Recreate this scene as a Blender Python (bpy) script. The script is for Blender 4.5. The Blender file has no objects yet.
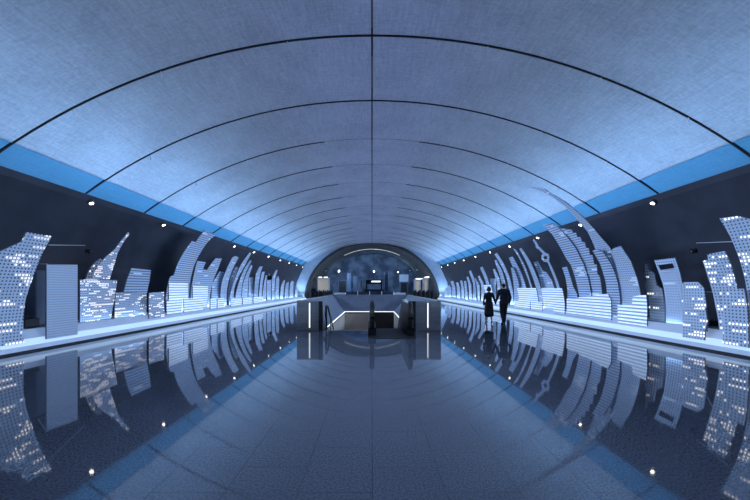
import bpy, bmesh, math, random
from mathutils import Vector, Matrix
random.seed(7)
scn = bpy.context.scene
col = scn.collection
F, VX, VY, CH = 333.0, 372.0, 288.0, 1.55      # focal length (px), vanishing point, eye height
PI = math.pi

# ------------------------------------------------------------------ materials
def nmat(name):
    m = bpy.data.materials.new(name); m.use_nodes = True
    nt = m.node_tree
    return m, nt, nt.nodes['Principled BSDF']

def mat(name, colr, rough=.5, metal=0., spec=.5, emit=None, es=0., ior=None):
    m, nt, b = nmat(name)
    b.inputs['Base Color'].default_value = (*colr, 1)
    b.inputs['Roughness'].default_value = rough
    b.inputs['Metallic'].default_value = metal
    b.inputs['Specular IOR Level'].default_value = spec
    if ior: b.inputs['IOR'].default_value = ior
    if emit:
        b.inputs['Emission Color'].default_value = (*emit, 1)
        b.inputs['Emission Strength'].default_value = es
    return m

def N(nt, t, **kw):
    n = nt.nodes.new(t)
    for k, v in kw.items(): setattr(n, k, v)
    return n

def math_n(nt, op, a, b=None):
    n = N(nt, 'ShaderNodeMath', operation=op)
    for i, v in enumerate((a, b)):
        if v is None: continue
        if isinstance(v, (int, float)): n.inputs[i].default_value = v
        else: nt.links.new(v, n.inputs[i])
    return n.outputs[0]

def mixc(nt, fac, a, b):
    n = N(nt, 'ShaderNodeMix', data_type='RGBA')
    for i, v in ((0, fac), (6, a), (7, b)):
        if isinstance(v, (int, float)): n.inputs[i].default_value = v
        elif isinstance(v, tuple): n.inputs[i].default_value = (*v, 1)
        else: nt.links.new(v, n.inputs[i])
    return n.outputs[2]

def noisy(name, c1, c2, scale, rough=.6, stretch=(1, 1, 1), detail=3, spec=.3, lo=.35, hi=.65, metal=0., ior=None):
    m, nt, b = nmat(name)
    tc = N(nt, 'ShaderNodeTexCoord'); mp = N(nt, 'ShaderNodeMapping')
    mp.inputs['Scale'].default_value = stretch
    nt.links.new(tc.outputs['Object'], mp.inputs[0])
    nz = N(nt, 'ShaderNodeTexNoise'); nz.inputs['Scale'].default_value = scale; nz.inputs['Detail'].default_value = detail
    nt.links.new(mp.outputs[0], nz.inputs['Vector'])
    mr = N(nt, 'ShaderNodeMapRange'); mr.inputs[1].default_value = lo; mr.inputs[2].default_value = hi
    nt.links.new(nz.outputs[0], mr.inputs[0])
    nt.links.new(mixc(nt, mr.outputs[0], c1, c2), b.inputs['Base Color'])
    b.inputs['Roughness'].default_value = rough; b.inputs['Specular IOR Level'].default_value = spec
    b.inputs['Metallic'].default_value = metal
    if ior: b.inputs['IOR'].default_value = ior
    return m

def ceiling_mat(name, ca, cb, transl=0.):
    # woven fabric panels: fine threads both ways plus a broad unevenness
    m, nt, b = nmat(name)
    tc = N(nt, 'ShaderNodeTexCoord')
    outs = []
    for st, sc in (((1.2, 14, 1.2), 3.0), ((9, .8, 9), 2.6), ((1, 1, 1), .7), ((1, 1, 1), 16)):
        mp = N(nt, 'ShaderNodeMapping'); mp.inputs['Scale'].default_value = st
        nt.links.new(tc.outputs['Object'], mp.inputs[0])
        nz = N(nt, 'ShaderNodeTexNoise'); nz.inputs['Scale'].default_value = sc; nz.inputs['Detail'].default_value = 4
        nt.links.new(mp.outputs[0], nz.inputs['Vector']); outs.append(nz.outputs[0])
    s = math_n(nt, 'ADD', math_n(nt, 'ADD', outs[0], outs[1]), math_n(nt, 'ADD', outs[2], outs[3]))
    mr = N(nt, 'ShaderNodeMapRange'); mr.inputs[1].default_value = 1.55; mr.inputs[2].default_value = 2.45
    nt.links.new(s, mr.inputs[0])
    nt.links.new(mixc(nt, mr.outputs[0], ca, cb), b.inputs['Base Color'])
    b.inputs['Roughness'].default_value = .8; b.inputs['Specular IOR Level'].default_value = .15
    if transl > 0:
        tr = N(nt, 'ShaderNodeBsdfTranslucent'); mx = N(nt, 'ShaderNodeMixShader'); mx.inputs[0].default_value = transl
        nt.links.new(b.inputs['Base Color'].links[0].from_socket, tr.inputs['Color'])
        nt.links.new(b.outputs[0], mx.inputs[1]); nt.links.new(tr.outputs[0], mx.inputs[2])
        nt.links.new(mx.outputs[0], nt.nodes['Material Output'].inputs['Surface'])
    return m

def floor_mat():
    m, nt, b = nmat('polished dark granite')
    tc = N(nt, 'ShaderNodeTexCoord')
    n1 = N(nt, 'ShaderNodeTexNoise'); n1.inputs['Scale'].default_value = 55; n1.inputs['Detail'].default_value = 3
    n2 = N(nt, 'ShaderNodeTexNoise'); n2.inputs['Scale'].default_value = .35
    for n in (n1, n2): nt.links.new(tc.outputs['Object'], n.inputs['Vector'])
    mr = N(nt, 'ShaderNodeMapRange'); mr.inputs[1].default_value = .36; mr.inputs[2].default_value = .64
    nt.links.new(n1.outputs[0], mr.inputs[0])
    c = mixc(nt, mr.outputs[0], (.047, .057, .080), (.106, .124, .172))
    # slab joints: running bond, .54 m wide and .72 m long
    sx = N(nt, 'ShaderNodeSeparateXYZ'); nt.links.new(tc.outputs['Object'], sx.inputs[0])
    ux = math_n(nt, 'DIVIDE', sx.outputs[0], .56)
    fx = math_n(nt, 'FRACT', ux)
    odd = math_n(nt, 'MULTIPLY', math_n(nt, 'FLOORED_MODULO', math_n(nt, 'FLOOR', ux), 2.), .5)
    fy = math_n(nt, 'FRACT', math_n(nt, 'ADD', math_n(nt, 'DIVIDE', sx.outputs[1], .72), odd))
    jx = math_n(nt, 'LESS_THAN', fx, .010); jy = math_n(nt, 'LESS_THAN', fy, .008)
    j = math_n(nt, 'MAXIMUM', jx, jy)
    c = mixc(nt, math_n(nt, 'MULTIPLY', j, .6), c, (.012, .015, .024))
    nt.links.new(c, b.inputs['Base Color'])
    b.inputs['Roughness'].default_value = .035
    b.inputs['IOR'].default_value = 1.75
    nt.links.new(math_n(nt, 'ADD', math_n(nt, 'MULTIPLY', j, .2), .035), b.inputs['Roughness'])
    return m

def perf_mat(name, base, hole, pitch, ratio, thr, strength, warm=True, rowmode=False, aspect=1.0):
    """sheet perforated with a grid of square holes; runs of holes show a lamp behind"""
    m, nt, b = nmat(name)
    uv = N(nt, 'ShaderNodeUVMap'); sx = N(nt, 'ShaderNodeSeparateXYZ'); nt.links.new(uv.outputs[0], sx.inputs[0])
    u = math_n(nt, 'DIVIDE', sx.outputs[0], pitch * aspect); v = math_n(nt, 'DIVIDE', sx.outputs[1], pitch)
    fu = math_n(nt, 'FRACT', u); fv = math_n(nt, 'FRACT', v)
    iu = math_n(nt, 'FLOOR', u); iv = math_n(nt, 'FLOOR', v)
    hv = math_n(nt, 'LESS_THAN', fv, ratio)
    hu = math_n(nt, 'LESS_THAN', fu, .93 if rowmode else ratio)
    h = math_n(nt, 'MULTIPLY', hu, hv)
    run = math_n(nt, 'FLOOR', math_n(nt, 'DIVIDE', math_n(nt, 'ADD', u, math_n(nt, 'MULTIPLY', iv, 1.7)), 4.3))
    cb = N(nt, 'ShaderNodeCombineXYZ'); nt.links.new(run, cb.inputs[0]); nt.links.new(iv, cb.inputs[1])
    wn = N(nt, 'ShaderNodeTexWhiteNoise', noise_dimensions='2D'); nt.links.new(cb.outputs[0], wn.inputs['Vector'])
    lit = math_n(nt, 'GREATER_THAN', wn.outputs[0], thr)
    cb2 = N(nt, 'ShaderNodeCombineXYZ'); nt.links.new(iu, cb2.inputs[0]); nt.links.new(iv, cb2.inputs[1])
    w2 = N(nt, 'ShaderNodeTexWhiteNoise', noise_dimensions='2D'); nt.links.new(cb2.outputs[0], w2.inputs['Vector'])
    lit = math_n(nt, 'MULTIPLY', lit, math_n(nt, 'GREATER_THAN', w2.outputs[0], .12))
    if thr < 0: lit = h
    nt.links.new(mixc(nt, h, base, hole), b.inputs['Base Color'])
    b.inputs['Roughness'].default_value = .45
    b.inputs['Emission Color'].default_value = (1, .9, .76, 1) if warm else (.66, .82, 1, 1)
    nt.links.new(math_n(nt, 'MULTIPLY', math_n(nt, 'MULTIPLY', lit, h), strength), b.inputs['Emission Strength'])
    return m

M = {}
M['floor'] = floor_mat()
M['ceil'] = ceiling_mat('woven ceiling fabric', (.46, .47, .50), (.70, .71, .74), .4)
M['band'] = ceiling_mat('cove panel tinted with blue glow', (.115, .30, .42), (.16, .36, .50), .5)  # saturated blue of the cove's light is put into the fabric colour
M['wall'] = noisy('dark navy wall', (.025, .030, .047), (.036, .042, .062), 1.5, rough=.55)
M['endwall'] = noisy('pale blue end wall', (.58, .70, .86), (.70, .80, .92), 2.0, rough=.6)
M['vault'] = noisy('grey vault lining', (.085, .085, .088), (.125, .125, .128), 3.0, rough=.8)
M['rib'] = mat('dark rib metal', (.012, .014, .02), .6)
M['seam'] = mat('dark seam', (.06, .07, .10), .7)
M['gold'] = mat('dull brass track', (.22, .19, .13), .4, metal=.6)
M['plinth'] = mat('lit frosted plinth glass', (.36, .40, .47), .35, emit=(.36, .56, 1.), es=.27)
M['plinthtop'] = mat('plinth top', (.30, .34, .43), .35)
M['toe'] = mat('dark toe kick', (.01, .012, .02), .5)
M['led'] = mat('cool white led line', (.35, .38, .42), .4, emit=(.47, .70, 1.), es=.82)
M['ledarc'] = mat('soft white light arc', (.8, .8, .8), .4, emit=(.85, .93, 1.), es=.9)
M['ledw'] = mat('white led line', (.8, .8, .8), .4, emit=(.95, .98, 1.), es=1.35)
M['lens'] = mat('lamp lens', (.9, .9, .9), .4, emit=(1., .93, .82), es=12)
M['sheet_near'] = perf_mat('perforated tower sheet', (.46, .58, .76), (.045, .06, .10), .078, .42, .76, 3.2)
M['sheet_busy'] = perf_mat('finely perforated lit sheet', (.44, .55, .73), (.07, .09, .14), .062, .46, .66, 2.6)
M['sheet_dim'] = perf_mat('finely slotted sheet', (.47, .57, .73), (.33, .40, .54), .065, .35, 2.0, 0., rowmode=True)
M['sheet_mid'] = perf_mat('slotted tower sheet', (.52, .65, .86), (.12, .17, .28), .10, .40, .955, .9, warm=False, rowmode=True)
M['sheet_dots'] = perf_mat('punched tower sheet', (.50, .62, .82), (.09, .125, .20), .080, .46, .94, 1.3, warm=False)
M['sheet_lit'] = perf_mat('backlit slotted sheet', (.42, .54, .75), (.56, .68, .84), .115, .45, -1., .95, warm=False, rowmode=True)
M['sheet_dark'] = perf_mat('dark perforated sheet', (.26, .30, .38), (.018, .022, .035), .09, .5, .80, 2.2)  # darker than the other tower sheets
M['rim'] = mat('dark sheet edge', (.10, .125, .18), .5)
M['rod'] = mat('brushed steel rod', (.7, .74, .8), .35, metal=.3)
M['black'] = mat('matte black', (.006, .006, .008), .5)
M['rubber'] = mat('black rubber', (.006, .006, .007), .35)
M['steel'] = noisy('dark brushed steel cladding', (.27, .285, .31), (.34, .355, .38), 2.0, rough=.3, stretch=(1, 1, 14), metal=.15)
M['steel_d'] = mat('dark steel', (.05, .055, .065), .3, metal=.5)
M['bluegrey'] = noisy('blue grey panel', (.11, .135, .19), (.14, .17, .235), 2.0, rough=.4)
M['pit'] = noisy('grey pit lining', (.30, .28, .27), (.38, .36, .34), 1.5, rough=.5)
M['white'] = mat('white panel', (.75, .77, .8), .5)
M['glow_door'] = mat('lit shop interior', (.6, .58, .52), .6, emit=(1, .93, .82), es=.22)
M['sign'] = mat('lit white sign', (.8, .8, .8), .4, emit=(.92, .96, 1.), es=2.2)
M['rear'] = noisy('blue relief wall', (.16, .19, .25), (.42, .47, .54), .5, rough=.6, lo=.4, hi=.62, detail=6)
M['rearceil'] = noisy('blue relief ceiling', (.09, .16, .28), (.24, .34, .50), .6, rough=.7, detail=5)
M['glass_d'] = mat('dark blue glass parapet', (.035, .05, .09), .1)
M['skin'] = mat('skin', (.55, .36, .28), .5)
M['hair'] = mat('black hair', (.008, .007, .007), .4)
M['suit'] = noisy('dark navy suit cloth', (.010, .012, .020), (.016, .018, .028), 40, rough=.8)
M['dress'] = noisy('black dress cloth', (.005, .005, .007), (.010, .010, .013), 30, rough=.85)
M['shoe'] = mat('black leather', (.008, .008, .009), .25)

# ------------------------------------------------------------------ object helpers
def tag(o, label=None, cat=None, group=None, kind=None):
    if label: o['label'] = label
    if cat: o['category'] = cat
    if group: o['group'] = group
    if kind: o['kind'] = kind
    return o

def empty(name, loc, label, cat, group=None):
    o = bpy.data.objects.new(name, None); col.objects.link(o)
    o.location = loc; o.empty_display_size = .2
    return tag(o, label, cat, group)

def link_bm(name, bm, material, parent=None, origin=None, smooth=False):
    """bm is in world space; origin moves to the base (or to the parent's place)"""
    if parent is not None: origin = Vector(parent.matrix_basis.translation) if parent.parent is None else \
        Vector(parent.parent.matrix_basis.translation) + Vector(parent.matrix_basis.translation)
    if origin is None:
        xs = [v.co for v in bm.verts]
        origin = Vector(((min(c.x for c in xs) + max(c.x for c in xs)) / 2, (min(c.y for c in xs) + max(c.y for c in xs)) / 2, min(c.z for c in xs)))
    bmesh.ops.translate(bm, verts=bm.verts[:], vec=-Vector(origin))
    me = bpy.data.meshes.new(name); bm.to_mesh(me); bm.free()
    mats = material if isinstance(material, (list, tuple)) else [material]
    for k in mats: me.materials.append(M[k] if isinstance(k, str) else k)
    if smooth:
        for p in me.polygons: p.use_smooth = True
    o = bpy.data.objects.new(name, me); col.objects.link(o)
    if parent is not None: o.parent = parent
    else: o.location = origin
    return o

def box(bm, x0, x1, y0, y1, z0, z1, mi=0, bev=0.):
    vs = [bm.verts.new((x, y, z)) for x in (x0, x1) for y in (y0, y1) for z in (z0, z1)]
    fs = []
    for idx in ((0, 1, 3, 2), (4, 6, 7, 5), (0, 4, 5, 1), (2, 3, 7, 6), (0, 2, 6, 4), (1, 5, 7, 3)):
        f = bm.faces.new([vs[i] for i in idx]); f.material_index = mi; fs.append(f)
    if bev:
        es = list({e for f in fs for e in f.edges})
        bmesh.ops.bevel(bm, geom=es, offset=bev, segments=2, affect='EDGES', profile=.5)
    return bm

def tube(bm, pts, r, seg=8, mi=0, caps=True):
    pts = [Vector(p) for p in pts]; rings = []
    for i, p in enumerate(pts):
        d = (pts[min(i + 1, len(pts) - 1)] - pts[max(i - 1, 0)]).normalized()
        a = d.orthogonal().normalized() if abs(d.z) > .99 else d.cross(Vector((0, 0, 1))).normalized()
        b = d.cross(a).normalized()
        rr = r[i] if isinstance(r, (list, tuple)) else r
        rings.append([bm.verts.new(p + a * rr * math.cos(2 * PI * k / seg) + b * rr * math.sin(2 * PI * k / seg)) for k in range(seg)])
    for q, w in zip(rings, rings[1:]):
        for k in range(seg):
            f = bm.faces.new((q[k], q[(k + 1) % seg], w[(k + 1) % seg], w[k])); f.material_index = mi
    if caps:
        bm.faces.new(rings[0][::-1]).material_index = mi; bm.faces.new(rings[-1]).material_index = mi
    return bm

def prism(bm, prof, y0, y1, mi=0, closed=True, axis='y', smooth=False, nseg=1):
    """profile of (x, z) points swept along y (or of (y, z) swept along x)"""
    def P(p, t): return (p[0], t, p[1]) if axis == 'y' else (t, p[0], p[1])
    rows = [[bm.verts.new(P(p, y0 + (y1 - y0) * k / nseg)) for p in prof] for k in range(nseg + 1)]
    n = len(prof)
    for a, b in zip(rows, rows[1:]):
        for i in range(n if closed else n - 1):
            j = (i + 1) % n
            f = bm.faces.new((a[i], a[j], b[j], b[i])); f.material_index = mi; f.smooth = smooth
    if closed:
        bm.faces.new(rows[0][::-1]).material_index = mi; bm.faces.new(rows[-1]).material_index = mi
    bmesh.ops.recalc_face_normals(bm, faces=bm.faces[:])
    return bm

def struct(name, bm, m, parent=None, smooth=False):
    o = link_bm(name, bm, m, parent, origin=(0, 0, 0) if parent is None else None, smooth=smooth)
    if parent is None: o['kind'] = 'structure'
    return o

def dup(o, loc, label=None, parent=None):
    c = o.copy(); col.objects.link(c)
    if parent is None: c.location = loc
    else: c.parent = parent
    if label: c['label'] = label
    for ch in list(o.children): dup(ch, None, None, c)
    return c

# ------------------------------------------------------------------ the hall
Y0, Y1 = -13.0, 43.0
R, ZC, ZT = 15.0, -7.65, 7.35
def arc_z(x): return ZC + math.sqrt(R * R - x * x)
XB = 8.25                                   # where the cove panel starts
PX0, PX1, PY0, PY1 = -1.80, 1.45, 12.15, 21.9     # escalator pit

bm = bmesh.new()
for (a, b, c, d) in ((-10.2, 10.2, Y0, PY0), (-10.2, PX0, PY0, PY1), (PX1, 10.2, PY0, PY1), (-10.2, 10.2, PY1, 54), (-14, 14, 54, 78)):
    box(bm, a, b, c, d, -.12, 0)
struct('floor', bm, 'floor')

bm = bmesh.new()
na = 48
prof = [(-XB + 2 * XB * i / na, arc_z(-XB + 2 * XB * i / na)) for i in range(na + 1)]
prism(bm, prof, Y0, Y1, closed=False, smooth=True)
struct('ceiling', bm, 'ceil')
bm = bmesh.new()                           # added unseen void above the fabric, shelled round the added lamps
box(bm, -10.3, 10.3, Y0 - .2, Y1 + .4, 13.0, 13.2)
for q in (-1, 1): box(bm, *sorted((q * 10.3, q * 10.5)), Y0 - .2, Y1 + .4, 0, 13.2)
box(bm, -10.3, 10.3, Y1 + .41, Y1 + .6, 7.9, 13.0); box(bm, -10.3, 10.3, Y0 - .2, Y0, 7.6, 13.0)
struct('ceiling_added_void', bm, 'wall')
k = 0
for s in (-1, 1):
    k += 1
    bm = bmesh.new()
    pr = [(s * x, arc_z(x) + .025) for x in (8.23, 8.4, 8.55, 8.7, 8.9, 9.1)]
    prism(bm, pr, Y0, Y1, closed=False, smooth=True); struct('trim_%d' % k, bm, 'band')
    # the wall with its lip at the top and the light trough behind the lip
    bm = bmesh.new()
    pr = [(9.96, 0), (9.96, .52), (9.90, 1.42), (9.70, 2.3), (9.35, 3.1), (9.05, 3.75), (8.80, 4.25), (8.76, 4.43), (8.80, 4.45), (8.88, 4.38),
          (9.2, 4.22), (9.25, 4.5), (9.4, 4.5), (9.9, 4.2), (10.3, 2.3), (10.3, 0)]
    prism(bm, [(s * x, z) for x, z in pr], Y0, Y1)
    struct('wall_left' if s < 0 else 'wall_right', bm, 'wall')
bm = bmesh.new(); box(bm, -10.3, 10.3, Y0 - .2, Y0, 0, 7.6); struct('wall_rear', bm, 'wall')

# ribs and the lengthwise joint in the ceiling
RS = 2.652
def rib_pts(x0, x1, off, n):
    return [(x0 + (x1 - x0) * i / n, arc_z(x0 + (x1 - x0) * i / n) - off) for i in range(n + 1)]
def rib(bm, x0, x1, y, w, h, n=30):
    a = rib_pts(x0, x1, h, n); b = rib_pts(x0, x1, -.02, n)
    prism(bm, a + b[::-1], y - w / 2, y + w / 2)
tn = 2
for i in range(-7, 14):
    y = 7.64 + RS * i
    tn += 1
    bm = bmesh.new()
    if i <= 1:
        rib(bm, -8.2, 8.2, y, .045, .02, 60)
    else:
        rib(bm, -8.2, -1.85, y, .045, .02); rib(bm, 1.85, 8.2, y, .045, .02)
        rib(bm, -1.85, 1.85, y, .014, .004)
    for s in (-1, 1):                       # the rib's run over the cove panel tinted with blue glow
        prism(bm, [(s * x, arc_z(x) - o_) for x, o_ in ((8.18, .02), (8.45, .02), (8.86, .02), (8.86, -.02), (8.45, -.03), (8.18, -.03))], y - .022, y + .022)
    o = struct('trim_%d' % tn, bm, 'rib')
    if 0 <= i <= 3:
        for x in (-6.9, -4.9, -2.0, 2.6, 5.2, 7.2):
            hb = bmesh.new(); z = arc_z(x)
            tube(hb, [(x + .06, y, z - .01), (x + .06, y, z - .13)], .012, 6); tube(hb, [(x + .06, y, z - .13), (x + .06, y, z - .15)], .022, 6)
            hg = link_bm('sprinkler', hb, 'rod', o)
tn += 1
bm = bmesh.new(); box(bm, -.02, .02, Y0, Y1 - .2, ZT - .008, ZT + .01); tj = struct('trim_%d' % tn, bm, 'rib')
for a, b in ((4.2, 6.2), (6.6, 7.4), (8.3, 9.6)):
    bm = bmesh.new(); box(bm, -.018, .018, a, b, ZT - .02, ZT - .008); link_bm('track', bm, 'gold', tj)

# pale end wall with the elliptical mouth of the grey vault
EA, EB = 8.4, 7.28
def ellipse(a, b, n, t0=0., t1=PI): return [(a * math.cos(t0 + (t1 - t0) * i / n), b * math.sin(t0 + (t1 - t0) * i / n)) for i in range(n + 1)]
bm = bmesh.new()
inner = ellipse(EA, EB, 64)
outer = []
for i in range(65):
    t = PI * i / 64
    outer.append((10.3 * math.cos(t), max(0, 8.6 * math.sin(t))))
for ya, flip in ((Y1, False), (Y1 + .4, True)):
    for i in range(64):
        q = [bm.verts.new((p[0], ya, p[1])) for p in (inner[i], inner[i + 1], outer[i + 1], outer[i])]
        bm.faces.new(q[::-1] if flip else q)
bmesh.ops.remove_doubles(bm, verts=bm.verts[:], dist=1e-4)
bmesh.ops.recalc_face_normals(bm, faces=bm.faces[:])
struct('wall_end', bm, 'endwall')
bm = bmesh.new()
prism(bm, ellipse(EA, EB, 64) + ellipse(EA + .35, EB + .35, 64)[::-1], Y1 - .05, 54)
struct('ceiling_vault', bm, 'vault')
tn += 1
bm = bmesh.new()
pr = ellipse(EA - .03, EB - .03, 40, math.radians(61), math.radians(119)) + ellipse(EA + .02, EB + .02, 40, math.radians(61), math.radians(119))[::-1]
prism(bm, pr, 48.9, 49.05)
la = link_bm('light_arc', bm, 'ledarc'); tag(la, 'thin white light arc under the top of the grey vault', 'light')

# hall beyond the vault
bm = bmesh.new()
prism(bm, ellipse(12.5, 9.4, 48) + ellipse(12.8, 9.7, 48)[::-1], 54, 78)
struct('ceiling_far', bm, 'rearceil')
bm = bmesh.new(); box(bm, -13, 13, 77.6, 78, 0, 9.8); struct('wall_far', bm, 'rear')
bm = bmesh.new()
inner = ellipse(EA, EB, 48); outer = ellipse(13, 10, 48)
for i in range(48):
    bm.faces.new([bm.verts.new((p[0], 54.0, p[1])) for p in (inner[i], inner[i + 1], outer[i + 1], outer[i])])
struct('wall_far_front', bm, 'vault')

# ------------------------------------------------------------------ lit plinths along both walls
PF = [(8.30, .0), (8.33, .05), (8.75, .50)]
def plinth_z(x):
    if x >= 8.75: return .50
    return .05 + (x - 8.33) / .42 * .45
plinths = {}
for s in (-1, 1):
    side = 'left' if s < 0 else 'right'
    root = empty('display_plinth', (s * 9.0, 18, 0), 'long glowing plinth at the foot of the %s wall' % side, 'plinth', )
    bm = bmesh.new(); prism(bm, [(s * x, z) for x, z in ((8.36, .0), (8.36, .05), (8.75, .48), (9.94, .48), (9.94, 0))], Y0 + .05, 42.9)
    link_bm('body', bm, 'plinthtop', root)
    bm = bmesh.new(); prism(bm, [(s * x, z) for x, z in ((8.325, .045), (8.75, .50), (8.80, .50), (8.36, .045))], Y0 + .05, 42.9)
    gf_ = link_bm('glass_front', bm, 'plinth', root)
    bm = bmesh.new(); box(bm, *sorted((s * 8.30, s * 8.37)), Y0 + .05, 42.9, 0, .045)
    link_bm('toe_kick', bm, 'toe', root)
    bm = bmesh.new()
    prism(bm, [(s * x, z) for x, z in ((8.415, .141), (8.545, .282), (8.556, .272), (8.426, .131))], Y0 + .05, 42.9)
    bmesh.ops.translate(bm, verts=bm.verts[:], vec=(-s * .012, 0, .01))
    link_bm('light_line', bm, 'led', gf_)

# ------------------------------------------------------------------ skyline panels
def hit(px, py, X0, c):
    """point of the shell |X| = X0 - c Z^2 seen at a pixel of the photograph -> (Y, Z)"""
    a = abs(px - VX) / F; b = (VY - py) / F
    lo, hi = 0., 120.
    for _ in range(60):
        t = (lo + hi) / 2
        if a * t > X0 - c * max(0, CH + b * t) ** 2: hi = t
        else: lo = t
    return lo, CH + b * lo
def fit_c(b, t, X0):
    lo, hi = 0., .6
    for _ in range(50):
        c = (lo + hi) / 2
        if hit(*t, X0, c)[0] > hit(*b, X0, c)[0]: lo = c
        else: hi = c
    return c
def arclen(z, c):
    n = 24; s = 0.
    for i in range(n):
        zz = z * (i + .5) / n; s += math.sqrt(1 + (2 * c * zz) ** 2) * z / n
    return s

def wall_x(z):
    pr = [(.52, 9.96), (1.42, 9.90), (2.3, 9.70), (3.1, 9.35), (3.75, 9.05), (4.25, 8.80)]
    for (a, xa), (b, xb) in zip(pr, pr[1:]):
        if z <= b: return xa + (xb - xa) * (z - a) / (b - a)
    return 8.8
def at_wall(px, py):
    lo, hi = 0., 60.
    for _ in range(50):
        t = (lo + hi) / 2
        z = CH + (VY - py) / F * t
        if abs(px - VX) / F * t > wall_x(max(.52, z)): hi = t
        else: lo = t
    return lo, CH + (VY - py) / F * lo
PANELS = []
def sheet_bm(pts, X0, c, s, holes=(), th=.035, drop=True):
    """pts are pixels from the base up, round and back to the base"""
    zb = plinth_z(X0 + .06) + .012 if X0 < 8.6 else plinth_z(X0 + .045) + .002
    P = [hit(x, y, X0, c) for x, y in pts]
    if drop:
        P = [(y, max(z, zb + .02)) for y, z in P]
        P = [(P[0][0], zb)] + P + [(P[-1][0], zb)]
    bm = bmesh.new()
    def loop(q):
        v = [bm.verts.new((0, y, z)) for y, z in q]
        return [bm.edges.new((v[i], v[(i + 1) % len(v)])) for i in range(len(v))]
    es = loop(P)
    for h in holes: es += loop([hit(x, y, X0, c) for x, y in h])
    bmesh.ops.triangle_fill(bm, use_beauty=True, use_dissolve=False, edges=es, normal=(1, 0, 0))
    z0 = min(z for _, z in P); z1 = max(z for _, z in P)
    if c > 0:
        z = z0 + .15
        while z < z1:
            bmesh.ops.bisect_plane(bm, geom=bm.verts[:] + bm.edges[:] + bm.faces[:], plane_co=(0, 0, z), plane_no=(0, 0, 1))
            z += .15
    r = bmesh.ops.extrude_face_region(bm, geom=bm.faces[:])
    back = {g for g in r['geom'] if isinstance(g, bmesh.types.BMVert)}
    for f in bm.faces:
        nb = sum(v in back for v in f.verts)
        if 0 < nb < len(f.verts): f.material_index = 1
    for v in bm.verts: v.co.x = s * (X0 - c * max(0, v.co.z) ** 2)
    for v in [g for g in r['geom'] if isinstance(g, bmesh.types.BMVert)]: v.co.x += s * th
    bmesh.ops.recalc_face_normals(bm, faces=bm.faces[:])
    uv = bm.loops.layers.uv.new('UVMap')
    for f in bm.faces:
        for l in f.loops: l[uv].uv = (l.vert.co.y, arclen(l.vert.co.z, c))
    return bm

def panel(s, pts, X0, edge, m, label, parts=(), holes=(), name='skyline_panel', group=None, c=None):
    if c is None: c = fit_c(edge[0], edge[1], X0) if edge else 0.
    bm = sheet_bm(pts, X0, c, s, holes)
    if not parts:
        o = link_bm(name, bm, [m, 'rim']); tag(o, label, 'panel', group)
        return o
    ys = [v.co.y for v in bm.verts]
    root = empty(name, (s * X0, (min(ys) + max(ys)) / 2, plinth_z(X0)), label, 'panel', group)
    link_bm('sheet', bm, [m, 'rim'], root)
    for pr in parts:
        if pr[0] == 'sheet':
            _, nm, pp, dx, e, mm = pr
            cc = fit_c(e[0], e[1], X0 + dx) if e else c
            link_bm(nm, sheet_bm(pp, X0 + dx, cc, s, drop=False), [mm, 'rim'], root)
        elif pr[0] == 'rod':
            _, a, b, xb = pr
            ya, za = hit(*a, X0, c); xa = X0 - c * za * za
            yb, zb_ = at_wall(*b); xb = wall_x(zb_) - .03
            bm = bmesh.new(); tube(bm, [(s * xa, ya, za), (s * xb, yb, zb_)], .010, 6)
            link_bm('tie_rod', bm, 'rod', root)
    return root
def block(s, x0, x1, y0, X0, m, label, group=None, name='skyline_panel', y1=None):
    return panel(s, [(x0, y1 or y0), (x0, y0), (x1, y0 if y1 is None else y0), (x1, y1 or y0)] if y1 else [(x0, y0), (x1, y0)], X0, None, m, label, group=group, name=name, c=0.)

L, RR = -1, 1
# --- left wall, near to far
panel(L, [(-15, 352), (-15, 258), (0, 251.6), (21, 241.8), (26.6, 232), (51.8, 236.2), (42, 254.4), (36, 269), (30.8, 283.8), (26, 298), (23.8, 312), (23.8, 350)], 8.42,
      ((23.8, 325), (51.8, 236.2)), 'sheet_near', 'tall leaning tower panel dotted with warm lights at the far left edge',
      parts=[('rod', (49, 245), (84, 245.4), 9.4)])
panel(L, [(46.6, 340), (46.6, 264.5), (77.6, 264.8), (77.6, 336)], 8.42, None, 'sheet_dim', 'plain unlit column panel with square top standing second from the left edge',
      parts=[('rod', (47, 264), (37, 263.5), 9.6)])
panel(L, [(80, 318), (80, 279.6), (117.3, 280), (114.5, 299), (111, 318)], 8.9, None, 'sheet_busy',
      'wide block panel topped by a leaning spire beside the plain column panel',
      parts=[('sheet', 'spire_tower', [(91, 279.5), (94, 273), (98.6, 264.6), (106, 257), (115, 249.2), (121.5, 240.5), (128.3, 232), (129.8, 233.8), (123, 243), (118, 252.5), (113.5, 267), (109.6, 279.3)], .06, ((112, 300), (117.8, 252.5)), 'sheet_busy'),
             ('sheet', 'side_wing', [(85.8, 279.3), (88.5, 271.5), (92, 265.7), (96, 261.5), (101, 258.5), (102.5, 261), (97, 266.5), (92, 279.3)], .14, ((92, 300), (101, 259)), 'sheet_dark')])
panel(L, [(114.5, 318), (116, 293), (124, 292), (146.5, 292.5), (146.5, 314)], 8.85, None, 'sheet_busy', 'low lit block with a leaning slab above, right of the spire tower panel',
      parts=[('sheet', 'leaning_slab', [(124, 292.4), (127, 280), (131.6, 268), (151, 270.2), (149.6, 281), (147, 293)], .05, ((124, 292), (131.6, 268)), 'sheet_mid')])
panel(L, [(149, 320), (149, 293), (164, 292), (164.4, 318)], 8.55, None, 'sheet_busy', 'short block panel just left of the tall stepped curving tower on the left wall', c=0.)
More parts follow.
